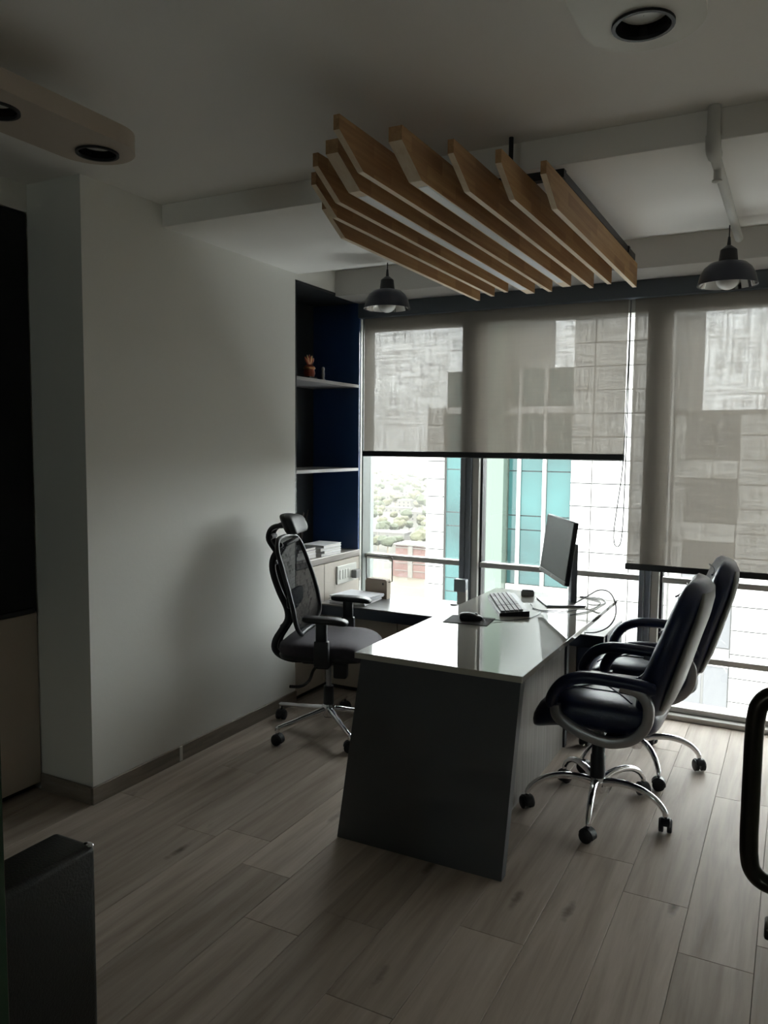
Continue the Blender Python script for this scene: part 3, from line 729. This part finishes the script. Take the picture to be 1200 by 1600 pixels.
# ------------------------------------------------------------------ pendants
def pendant(label, x, y, zr):
    t = thing('pendant_lamp', label, 'pendant lamp', (x, y, zr), group='navy dome pendants by the window')
    mesh('cord', cyl(NB(), (x, y, zr+.19), (x, y, HL), .0028, n=8), M['black_metal'], t, smooth=True, angle=60)
    mesh('cord_grip', lathe(NB(), [(.001, .205), (.005, .205), (.008, .175), (.008, .165), (.001, .165)], (x, y, zr), 14), M['black_metal'], t, smooth=True, angle=50)
    mesh('socket_cap', lathe(NB(), [(.001, .17), (.012, .168), (.028, .155), (.034, .15), (.040, .10), (.044, .098), (.001, .096)], (x, y, zr), 24), M['black_metal'], t, smooth=True, angle=40)
    pr = [(.044, .100), (.075, .092), (.098, .072), (.113, .045), (.120, .015), (.124, 0)]
    inn = [(.1225, 0), (.1185, .015), (.111, .044), (.096, .070), (.073, .089), (.04, .097)]
    mesh('shade', lathe(NB(), pr+inn, (x, y, zr), 36), M['pendant'], t, smooth=True, angle=50)
    i2 = [(.1205, .002), (.1165, .016), (.109, .043), (.094, .068), (.071, .086), (.036, .093)]
    r = mesh('reflector', lathe(NB(), i2, (x, y, zr), 36), M['chrome'], t, smooth=True, angle=50); r['label'] = 'mirror-bright inside of the shade'
    mesh('bulb', superell(NB(), (x, y, zr+.028), (.05, .05, .048), 1, 1, 24, 14), M['bulb'], t, smooth=True)
pendant('small navy dome pendant lamp hanging in front of the navy shelf corner', -1.978, 3.80, 2.243)
pendant('small navy dome pendant lamp hanging at the right beside the white pipe', -.314, 3.80, 2.228)

# ------------------------------------------------------------------ pipe on the ceiling
t = thing('ceiling_pipe', 'white painted pipe running along the dropped ceiling to the right pendant', 'pipe', (-.285, 3.2, HL-.05))
mesh('riser', tube(NB(), [(-.285, 2.735, HC), (-.285, 2.735, HL-.005)], .020, 14), M['pipe'], t, smooth=True, angle=60)
mesh('elbow', tube(NB(), catmull([(-.285, 2.735, HL+.01), (-.285, 2.74, HL-.02), (-.285, 2.765, HL-.03), (-.285, 2.80, HL-.03)], 4), .023, 14), M['pipe'], t, smooth=True, angle=60)
mesh('run', tube(NB(), [(-.285, 2.78, HL-.03), (-.285, 3.93, HL-.03)], .017, 14), M['pipe'], t, smooth=True, angle=60)
b = NB(); tube(b, [(-.285, 2.90, HL-.03), (-.285, 2.90, HL-.075)], .012, 12); lathe(b, [(.001, -.085), (.016, -.083), (.016, -.078), (.001, -.076)], (-.285, 2.90, HL), 16)
mesh('sprinkler_head', b, M['pipe'], t, smooth=True, angle=40)

# ------------------------------------------------------------------ things on the desk
DZ = .75
t = thing('mouse_mat', 'dark mouse mat lying on the white desktop', 'mouse mat', (-1.265, 3.25, DZ), math.radians(6))
mesh('pad', box(NB(), -.10, .10, -.08, .08, 0, .003, .0012, 1), M['mat_cloth'], t, local=True)
t = thing('mouse', 'black computer mouse on the dark mat', 'mouse', (-1.255, 3.245, DZ+.003), math.radians(25))
def msh(p): return Vector((p.x, p.y, max(0, p.z+.012)*(1-.25*(p.x/.05))))
mesh('shell', superell(NB(), (0, 0, 0), (.052, .030, .022), .8, .8, 24, 12, msh), M['plastic'], t, local=True, smooth=True)
mesh('wheel', tube(NB(), [(.022, -.004, .027), (.022, .004, .027)], .007, 12), M['grey_plastic'], t, local=True, smooth=True, angle=50)
t = thing('keyboard', 'grey keyboard angled on the white desktop by the monitor', 'keyboard', (-1.218, 3.63, DZ), math.radians(-63))
b = NB(); prism(b, [(-.068, 0), (.068, 0), (.068, .026), (-.068, .014)], 'x', -.225, .225)
mesh('case', b, M['plastic'], t, local=True)
b = NB()
for j in range(5):
    y = -.050+j*.0205; z = .0165+(y+.068)/.136*.012
    nk = 21
    for i in range(nk):
        if j == 0 and 4 <= i <= 9: continue
        x = -.211+i*.0205+(.008 if i > 14 else 0) - .004
        box(b, x-.0085, x+.0085, y-.0085, y+.0085, z-.003, z+.006)
    if j == 0: box(b, -.135, -.018, y-.0085, y+.0085, z-.003, z+.006)
k = mesh('keys', b, M['key_grey'], t, local=True); k['kind'] = 'stuff'; k['label'] = 'grey keycaps'
# monitor
MZ = math.atan2(-.866, .5)
t = thing('monitor', 'flat monitor on a stand, screen turned to the mesh task chair', 'monitor', (-1.02, 3.855, DZ), MZ)
mesh('stand_base', box(NB(), -.112, .112, -.095, .095, 0, .009, .004, 2), M['silver'], t, local=True, angle=40)
mesh('stand_column', box(NB(), -.028, .028, .045, .075, .006, .295, .004, 2), M['alu'], t, local=True, angle=40)
Tm = Matrix.Translation((0, -.03, .275)) @ Matrix.Rotation(math.radians(-7), 4, 'X')
def tl(bm): bm.transform(Tm); return bm
body = mesh('housing', tl(box(NB(), -.248, .248, 0, .022, -.150, .150, .004, 2)), M['plastic'], t, local=True, angle=40)
mesh('screen', tl(box(NB(), -.243, .243, -.0015, .002, -.128, .146)), M['screen'], t, local=True)
mesh('chin_bezel', tl(box(NB(), -.247, .247, -.003, .002, -.150, -.129, .001, 1)), M['grey_plastic'], t, local=True)
s = mesh('sticker', tl(box(NB(), -.240, -.218, -.0036, -.0028, -.147, -.132)), M['white_plastic'], t, local=True); s['label'] = 'small pale sticker on the bezel'
mesh('badge', tl(box(NB(), -.002, .002, -.0038, -.0028, -.146, -.134)), M['white_plastic'], t, local=True)
mesh('mount_arm', box(NB(), -.03, .03, -.01, .05, .22, .275, .006, 2), M['plastic'], t, local=True, angle=40)
t = thing('desk_box', 'small black box on the far edge of the desk left of the monitor', 'box', (-1.215, 3.945, DZ), math.radians(12))
mesh('case', box(NB(), -.034, .034, -.016, .016, 0, .028, .006, 2), M['grey_plastic'], t, local=True, angle=40)
mesh('lid', box(NB(), -.030, .030, -.013, .013, .028, .034, .003, 2), M['plastic'], t, local=True, angle=40)
def cable(label, pts, r=.0026, group=None):
    o = mesh('cable', tube(NB(), catmull(pts, 6), r, 6), M['plastic'], smooth=True)
    tag(o, label, 'cable', group)
def on(pts, r):
    out = []
    for p in pts:
        if len(p) == 3: out.append(p); continue
        dx, dy = p[0]+1.02, p[1]-3.855
        u, v = dx*math.cos(MZ)+dy*math.sin(MZ), -dx*math.sin(MZ)+dy*math.cos(MZ)
        out.append((p[0], p[1], DZ+r+.001+(.010 if abs(u) < .145 and abs(v) < .125 else 0)))
    return out
cable('thick black cable arching off the right edge of the desk', on([(-.935, 3.80), (-.90, 3.93, .785), (-.86, 3.98, .808), (-.81, 3.985, .802), (-.776, 3.97, .755), (-.772, 3.965, .69), (-.80, 3.96, .635), (-.86, 3.985, .595), (-.93, 4.05, .570), (-.955, 4.12, .5595), (-.97, 4.24, .5595)], .0036), .0036)
cable('thin cable looped on the desk behind the monitor stand', on([(-.905, 3.90), (-.87, 3.82), (-.84, 3.88), (-.85, 3.97), (-.91, 4.02), (-.97, 4.05), (-.93, 4.065), (-.87, 4.055), (-.825, 3.98), (-.828, 3.86), (-.835, 3.74), (-.86, 3.66), (-.90, 3.58)], .0022), .0022)
cable('thin keyboard cable trailing from keyboard to monitor base', on([(-1.135, 3.735), (-1.115, 3.70), (-1.09, 3.64), (-1.04, 3.61), (-.98, 3.63), (-.94, 3.65), (-.90, 3.70)], .0022), .0022)
cable('thin mouse cable running from mouse toward the keyboard', [(-1.20, 3.272, DZ+.008), (-1.17, 3.29, DZ+.007), (-1.12, 3.32, DZ+.003), (-1.05, 3.40, DZ+.003), (-1.03, 3.50, DZ+.003), (-1.04, 3.58, DZ+.003)], .0018)

# ------------------------------------------------------------------ things on the credenza
CZ = .5555
def paper(label, x, y, z, rz, w, l, h, m, n=4):
    t = thing('paper_stack', label, 'papers', (x, y, z), rz)
    for k in range(n):
        a = (random.random()-.5)*.12; dx, dy = (random.random()-.5)*.02, (random.random()-.5)*.02
        b = box(NB(), -w/2, w/2, -l/2, l/2, 0, h/n-.0006)
        b.transform(Matrix.Translation((dx, dy, h/n*k)) @ Matrix.Rotation(a, 4, 'Z'))
        mesh('sheaf', b, m, t, local=True)
paper('lower sheaf of loose white papers on the credenza', -2.395, 4.225, CZ, .10, .24, .24, .024, M['paper'], 4)
paper('upper sheaf of white papers fanned on top of the lower papers', -2.40, 4.235, CZ+.0245, -.04, .25, .235, .02, M['paper'], 4)
t = thing('desk_organizer', 'tan upright box with thin wire loop standing behind the papers', 'box', (-2.337, 4.40, CZ))
b = NB()
pts = [(-.077, 0), (.077, 0), (.077, .108), (.073, .118), (.063, .124), (-.063, .124), (-.073, .118), (-.077, .108)]
loft(b, [[Vector((u, -.025, v)) for u, v in pts], [Vector((u, .025, v)) for u, v in pts]])
mesh('case', b, M['tan'], t, local=True, angle=30)
mesh('wire_loop', tube(NB(), [(-.080, 0, .10), (-.085, 0, .16), (-.085, 0, .258), (-.081, 0, .264), (.097, 0, .264), (.101, 0, .258), (.101, 0, .112), (.076, 0, .105)], .0035, 8), M['plastic'], t, local=True, smooth=True, angle=50)
mesh('clasp', box(NB(), .045, .055, -.028, -.025, .088, .102, .001, 1), M['plinth'], t, local=True)
t = thing('socket_post', 'grey power socket post at the foot of the window mullion', 'socket', (-1.785, 4.46, CZ))
mesh('foot', box(NB(), -.06, .05, -.045, .045, 0, .006, .002, 1), M['grey_plastic'], t, local=True)
mesh('stem', box(NB(), -.028, .03, -.018, .018, .006, .095, .004, 1), M['alu_mid'], t, local=True)
mesh('socket_box', box(NB(), -.048, .028, -.022, .022, .080, .158, .004, 2), M['alu'], t, local=True, angle=40)

# ------------------------------------------------------------------ books, reeds and ornament in the niche
def book(label, x, y, z, rz, l, w, h, cov):
    t = thing('book', label, 'book', (x, y, z), rz, None)
    b = NB(); box(b, -w/2, w/2, -l/2, l/2, 0, .0025); box(b, -w/2, w/2, -l/2, l/2, h-.0025, h); box(b, -w/2, -w/2+.003, -l/2, l/2, 0, h)
    mesh('cover', b, cov, t, local=True)
    mesh('pages', box(NB(), -w/2+.003, w/2-.003, -l/2+.003, l/2-.003, .0025, h-.0025), M['pages'], t, local=True)
KZ = .83
zz = KZ+.001
for k, (h, cov, lab, rz) in enumerate([(.016, 'cover_w', 'pale book at the bottom of the right stack on the niche counter', .0), (.016, 'cover_w', 'pale book second from the bottom of the right counter stack', .06),
                                      (.018, 'cover_w', 'pale book third from the bottom of the right counter stack', -.03), (.016, 'cover_w', 'pale book topmost of the right counter stack', .03)]):
    book(lab, -2.67, 4.25+(.008 if k % 2 else -.006), zz, rz, .235-(.012 if k % 2 else 0), .165, h, M[cov]); zz += h
zz = KZ+.001
for k, (h, cov, lab) in enumerate([(.024, 'cover_w', 'pale book at the bottom of the left stack behind the headrest'), (.022, 'cover_w', 'pale book in the middle of the left stack behind the headrest'), (.018, 'cover_d', 'dark folder on top of the left stack behind the headrest')]):
    book(lab, -2.69, 4.0, zz, .05*(k-1), .20, .16, h, M[cov]); zz += h
t = thing('reed_bundle', 'bundle of dark reeds in a small pot on the niche counter', 'ornament', (-2.78, 4.16, KZ+.001))
mesh('pot', lathe(NB(), [(.001, 0), (.028, 0), (.034, .03), (.030, .07), (.02, .085), (.016, .085), (.014, .03), (.001, .03)], n=20), M['reed'], t, local=True, smooth=True, angle=50)
for k in range(7):
    a = k*2*PI/7; s = .045+.02*(k % 3)
    mesh('reed', tube(NB(), [(.006*math.cos(a), .006*math.sin(a), .035), (s*math.cos(a)*.5, s*math.sin(a)*.5, .15), (s*math.cos(a), s*math.sin(a), .26+.02*(k % 2))], .0035, 6), M['reed'], t, local=True, smooth=True)
t = thing('shelf_ornament', 'small red and gold ornament with fanned top on the upper shelf', 'ornament', (-2.665, 4.105, 1.914))
mesh('base', box(NB(), -.03, .03, -.045, .045, 0, .018, .004, 2), M['plinth'], t, local=True)
mesh('body', lathe(NB(), [(.001, .018), (.03, .018), (.036, .04), (.03, .065), (.034, .078), (.02, .088), (.001, .09)], n=20), M['rust'], t, local=True, smooth=True, angle=60)
for k in range(5):
    a = (k-2)*.36
    mesh('fan_blade', tube(NB(), [(0, .01*math.sin(a), .085), (0, .055*math.sin(a), .085+.042*math.cos(a)), (0, .075*math.sin(a), .085+.066*math.cos(a))], [.006, .009, .002], 8), M['gold'] if k % 2 else M['rust'], t, local=True, smooth=True)
mesh('band', lathe(NB(), [(.031, .062), (.037, .066), (.037, .072), (.031, .076)], n=20), M['gold'], t, local=True, smooth=True, angle=60)
t = thing('shelf_figurine', 'small pale figurine right of the red ornament on the upper shelf', 'ornament', (-2.63, 4.205, 1.914))
mesh('body', lathe(NB(), [(.001, 0), (.014, 0), (.016, .006), (.009, .014), (.011, .04), (.008, .06), (.011, .07), (.008, .082), (.001, .086)], n=16), M['silver'], t, local=True, smooth=True, angle=60)
mesh('base', lathe(NB(), [(.001, -.0), (.018, 0), (.018, .006), (.001, .006)], n=16), M['plinth'], t, local=True)

# ------------------------------------------------------------------ foreground: armchair, glass partition, door with pull handle
t = thing('armchair', 'dark leather armchair at the lower left corner of the photo', 'armchair', (-1.85, .88, 0))
ax0, ax1 = -1.437, -1.312
def slab(x0, x1, y0, y1, z0, z1, bev, m, name, par=t):
    return mesh(name, box(NB(), x0, x1, y0, y1, z0, z1, bev, 4), m, par, smooth=True, angle=50)
arm = slab(ax0, ax1, .60, 1.18, .06, .655, .016, M['old_leather'], 'armrest')
slab(-2.35, -2.225, .60, 1.18, .06, .655, .016, M['old_leather'], 'armrest')
slab(-2.222, ax0-.003, .60, .74, .06, .82, .03, M['old_leather'], 'backrest')
slab(-2.222, ax0-.003, .75, 1.19, .24, .43, .035, M['old_leather'], 'seat_cushion')
slab(-2.222, ax0-.003, .745, 1.15, .06, .235, .01, M['old_leather'], 'seat_frame')
mesh('stud', superell(NB(), (ax1-.016, 1.171, .652), (.014, .009, .005), 1, 1, 14, 8), M['chrome'], t, smooth=True)
for x in (-2.31, -1.36):
    for y in (.66, 1.12): mesh('foot', cyl(NB(), (x, y, 0), (x, y, .062), .02, .026, 14), M['plinth'], t, smooth=True, angle=50)
t = thing('glass_partition', 'clear glass partition panel with green edge beside the armchair', 'glass panel', (-1.8, .55, 0))
mesh('pane', box(NB(), -2.86, -.7715, .545, .555, .012, 2.50), M['clear'], t)
mesh('polished_edge', box(NB(), -.771, -.7635, .543, .557, .012, 2.50, .001, 1), M['green_edge'], t)
mesh('floor_channel', box(NB(), -2.86, -.7635, .535, .565, 0, .012), M['alu_mid'], t)
d = tag(thing('door_1', None, None, (.055, .55, 0)), kind='structure')
mesh('leaf', box(NB(), .05, .06, .56, 1.37, .01, 2.40), M['clear'], d)
hp = catmull([(.05, 1.30, 1.157), (.0, 1.30, 1.157), (-.022, 1.30, 1.152), (-.036, 1.30, 1.136), (-.0405, 1.30, 1.11)], 5) + \
     catmull([(-.0415, 1.30, 1.08), (-.0415, 1.30, .935)], 5) + catmull([(-.0405, 1.30, .905), (-.036, 1.30, .880), (-.022, 1.30, .864), (.0, 1.30, .859), (.05, 1.30, .859)], 5)
h = mesh('door_handle', tube(NB(), hp, .0135, 18), M['bronze'], d, smooth=True); h['label'] = 'dark metal tubular pull handle'
mesh('lock', box(NB(), -.014, .05, 1.27, 1.31, .787, .806, .004, 2), M['bronze'], d, angle=40)
for z in (.2, 2.2): mesh('hinge', box(NB(), .04, .07, .545, .60, z-.05, z+.05, .004, 1), M['silver'], d)

# ================================================================== outside the window
GZ = -60.0
KK = 46/30
FY = 46.0
def ex(x): return x*KK
def ez(z): return 1.522+(z-1.522)*KK
tw = thing('office_tower', 'white clad office tower with teal glass bays facing the window', 'building', (ex(-9), FY+6, GZ))
def ebox(name, x0, x1, z0, z1, y0, y1, m, par=tw, bev=0):
    return mesh(name, box(NB(), ex(x0), ex(x1), y0, y1, ez(z0) if z0 > -900 else GZ, ez(z1), bev, 1), M[m], par)
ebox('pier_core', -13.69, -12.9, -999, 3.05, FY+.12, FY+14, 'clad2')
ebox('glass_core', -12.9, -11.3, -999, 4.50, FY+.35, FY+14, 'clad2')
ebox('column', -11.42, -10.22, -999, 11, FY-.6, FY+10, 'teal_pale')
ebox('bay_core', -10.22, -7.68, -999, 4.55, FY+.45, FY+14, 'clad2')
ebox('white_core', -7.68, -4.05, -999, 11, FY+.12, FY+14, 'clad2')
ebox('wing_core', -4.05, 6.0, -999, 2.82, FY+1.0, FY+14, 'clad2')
def panels(x_edges, zt, zb, dz, m, y=FY, name='panel'):
    for a, b in zip(x_edges[:-1], x_edges[1:]):
        z = zt
        while z > zb:
            ebox(name, a+.021, b-.021, max(z-dz, zb)+.021, z-.021, y-.05, y+.13, m); z -= dz
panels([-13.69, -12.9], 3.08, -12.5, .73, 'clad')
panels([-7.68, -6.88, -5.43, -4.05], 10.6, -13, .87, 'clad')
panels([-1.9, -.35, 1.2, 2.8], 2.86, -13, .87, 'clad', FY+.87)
# teal panes
def pane_col(a, b, cuts):
    for z1, z0 in zip(cuts[:-1], cuts[1:]):
        ebox('pane', a+.02, b-.02, z0+.02, z1-.02, FY+.28, FY+.36, 'teal')
cuts = [2.80, .56, -1.20, -1.76, -3.17, -3.94]
low = [-4.5, -6.7, -8.5, -9.1, -10.4, -11.2]
for a, b in ((-12.88, -11.42), (-10.20, -9.80), (-9.70, -8.80), (-8.66, -7.70)):
    pane_col(a, b, [4.53, 3.08]); pane_col(a, b, cuts); pane_col(a, b, low)
    ebox('spandrel', a, b, 2.81, 3.07, FY+.1, FY+.36, 'clad')
    if a > -12: ebox('spandrel', a, b, -4.48, -3.95, FY+.1, FY+.36, 'clad')
    else: ebox('pane', a+.02, b-.02, -4.48, -3.95, FY+.28, FY+.36, 'teal')
for x in (-9.75, -8.73):
    ebox('mullion_fin', x-.055, x+.055, -12, 4.53, FY+.05, FY+.36, 'clad')
# wing: stacked office windows, each two panes
for k in range(6):
    zt = 2.70-2.27*k
    for a, b in ((-3.62, -2.83), (-2.73, -1.93)):
        ebox('window_pane', a, b, zt-1.55, zt, FY+.93, FY+1.0, 'grey_win')
    ebox('wing_band', -4.05, -1.92, zt-2.24, zt-1.60, FY+.80, FY+1.0, 'clad')
    ebox('wing_pier', -4.05, -3.66, zt-1.58, zt+.01, FY+.85, FY+1.0, 'clad')
ebox('wing_coping', -4.05, 2.8, 2.74, 2.87, FY+.75, FY+1.0, 'clad2')

# city floor, sand plot, road
gb = NB(); v = [gb.verts.new(p) for p in ((-4500, 60, GZ), (3000, 60, GZ), (3000, 6000, GZ), (-4500, 6000, GZ))]; gb.faces.new(v)
tag(mesh('ground', gb, M['ground']), kind='structure')
tag(mesh('sand_plot', box(NB(), -215, -128, 268, 345, GZ-.5, GZ+.05), M['sand']), 'bare sandy plot in front of the red building', 'plot')
tag(mesh('road', box(NB(), -900, 100, 372, 384, GZ-.5, GZ+.08), M['asphalt']), 'grey road crossing behind the sandy plot', 'road')
# red brick building, unfinished floors
BZ = GZ+.06
rb = thing('brick_building', 'small red brick building on the sandy plot left of the white tower', 'building', (-158, 330, BZ))
mesh('block', box(NB(), -166, -150, 330, 342, BZ, BZ+15), M['brick'], rb)
mesh('block', box(NB(), -169, -166, 332, 340, BZ, BZ+8), M['brick'], rb)
mesh('roof_slab', box(NB(), -167, -149, 329, 343, BZ+15, BZ+15.6), M['render'], rb)
mesh('stair_shaft', box(NB(), -159.3, -157, 329.3, 331, BZ, BZ+15), M['render'], rb)
for k in range(4):
    mesh('floor_slab', box(NB(), -166.3, -149.7, 329.6, 330.2, BZ+3.6*k+2.9, BZ+3.6*k+3.3), M['render'], rb)
    for x in (-163, -153.5):
        mesh('window', box(NB(), x-.9, x+.9, 329.85, 330.1, BZ+3.6*k+1.0, BZ+3.6*k+2.3), M['brick_dark'], rb)
rnd = random.Random(11)
# low houses
hb = []
def house(x, y, w, d, h, lab, m):
    t = thing('house', lab, 'building', (x, y, GZ), rnd.uniform(-.3, .3), {4: 'one', 7: 'two', 10: 'three'}.get(h, 'low')+' storey pale houses among the trees')
    mesh('walls', box(NB(), -w/2, w/2, -d/2, d/2, 0, h), m, t, local=True)
    mesh('roof', box(NB(), -w/2-.4, w/2+.4, -d/2-.4, d/2+.4, h, h+.7), M['roof'], t, local=True)
    n = max(2, int(w/4)); fl = max(1, int(h/3.4))
    for f in range(fl):
        for k in range(n):
            xx = -w/2+w*(k+.5)/n
            mesh('window', box(NB(), xx-.7, xx+.7, -d/2-.08, -d/2+.05, f*3.3+1.0, f*3.3+2.5), M['grey_win'], t, local=True)
    return t
spots = []
def free(x, y, r):
    if any((x-a)**2+(y-b)**2 < (r+c)**2 for a, b, c in spots): return False
    if 366-r < y < 390+r: return False
    spots.append((x, y, r)); return True
spots.append((-158, 336, 14))
n = 0
while n < 34:
    u = rnd.random(); y = 300+1250*u; tt = rnd.uniform(-.60, -.41)
    w, d, h = rnd.uniform(9, 20), rnd.uniform(8, 13), rnd.choice([4, 4, 7, 7, 10])
    if y < 350 and abs(tt*y+171) < 45: continue
    if free(tt*y, y, w*.62*(1+y/2500)):
        house(tt*y, y, w*(1+y/2500), d, h, {4: 'one storey pale flat roofed house among hazy trees far outside', 7: 'two storey pale flat roofed house among hazy trees far outside', 10: 'three storey pale flat roofed house among hazy trees far outside'}[h], M['render']); n += 1
# trees
def tree_mesh(seed):
    r = random.Random(seed); b = NB()
    for q in range(5):
        c = Vector((r.uniform(-2.4, 2.4), r.uniform(-2.4, 2.4), r.uniform(5, 8))) if q else Vector((0, 0, 6.5))
        rad = r.uniform(1.8, 3.0) if q else 3.4
        res = bmesh.ops.create_icosphere(b, subdivisions=2, radius=rad)
        for vv in res['verts']:
            vv.co = vv.co*(1+r.uniform(-.16, .16)); vv.co.z *= .85; vv.co += c
    me = bpy.data.meshes.new('crown'); b.to_mesh(me); b.free(); return me
crowns = []
for k in range(6):
    me = tree_mesh(k); me.materials.append(M['leaf'] if k % 2 else M['leaf2']); crowns.append(me)
tb = NB(); cyl(tb, (0, 0, 0), (0, 0, 6), .35, .2, 7); trunk = bpy.data.meshes.new('trunk'); tb.to_mesh(trunk); tb.free(); trunk.materials.append(M['bark'])
n = tries = 0
while n < 230 and tries < 6000:
    tries += 1
    u = rnd.random(); y = 290+1250*u**1.7; tt = rnd.uniform(-.60, -.41); sc_ = rnd.uniform(.6, 1.2)*(1+y/1500)
    if y < 352 and -216 < tt*y < -127: continue
    if not free(tt*y, y, 4.3*sc_): continue
    n += 1
    kc = rnd.randrange(6)
    t = thing('tree', ('hazy dark green tree' if kc % 2 else 'hazy olive tree')+' among the houses far below the window', 'tree', (tt*y, y, GZ), rnd.uniform(0, 6), ('dark green' if kc % 2 else 'olive')+' hazy trees of the city below')
    t.scale = (sc_, sc_, sc_*.9)
    for me in (crowns[kc], trunk):
        o = bpy.data.objects.new(me.name, me); COL.objects.link(o); o.parent = t
# haze in the air over the city
hz = bpy.data.materials.new('city_haze'); hz.use_nodes = True; nt = hz.node_tree; nt.nodes.remove(nt.nodes['Principled BSDF'])
vs = nt.nodes.new('ShaderNodeVolumeScatter'); vs.inputs['Color'].default_value = (1, .99, .97, 1); vs.inputs['Density'].default_value = .00022; vs.inputs['Anisotropy'].default_value = 0
nt.links.new(vs.outputs[0], nt.nodes['Material Output'].inputs['Volume'])
tag(mesh('haze', box(NB(), -4400, 2900, 75, 5900, GZ+38, 160), hz), 'pale haze hanging over the distant city', 'haze', kind='stuff')
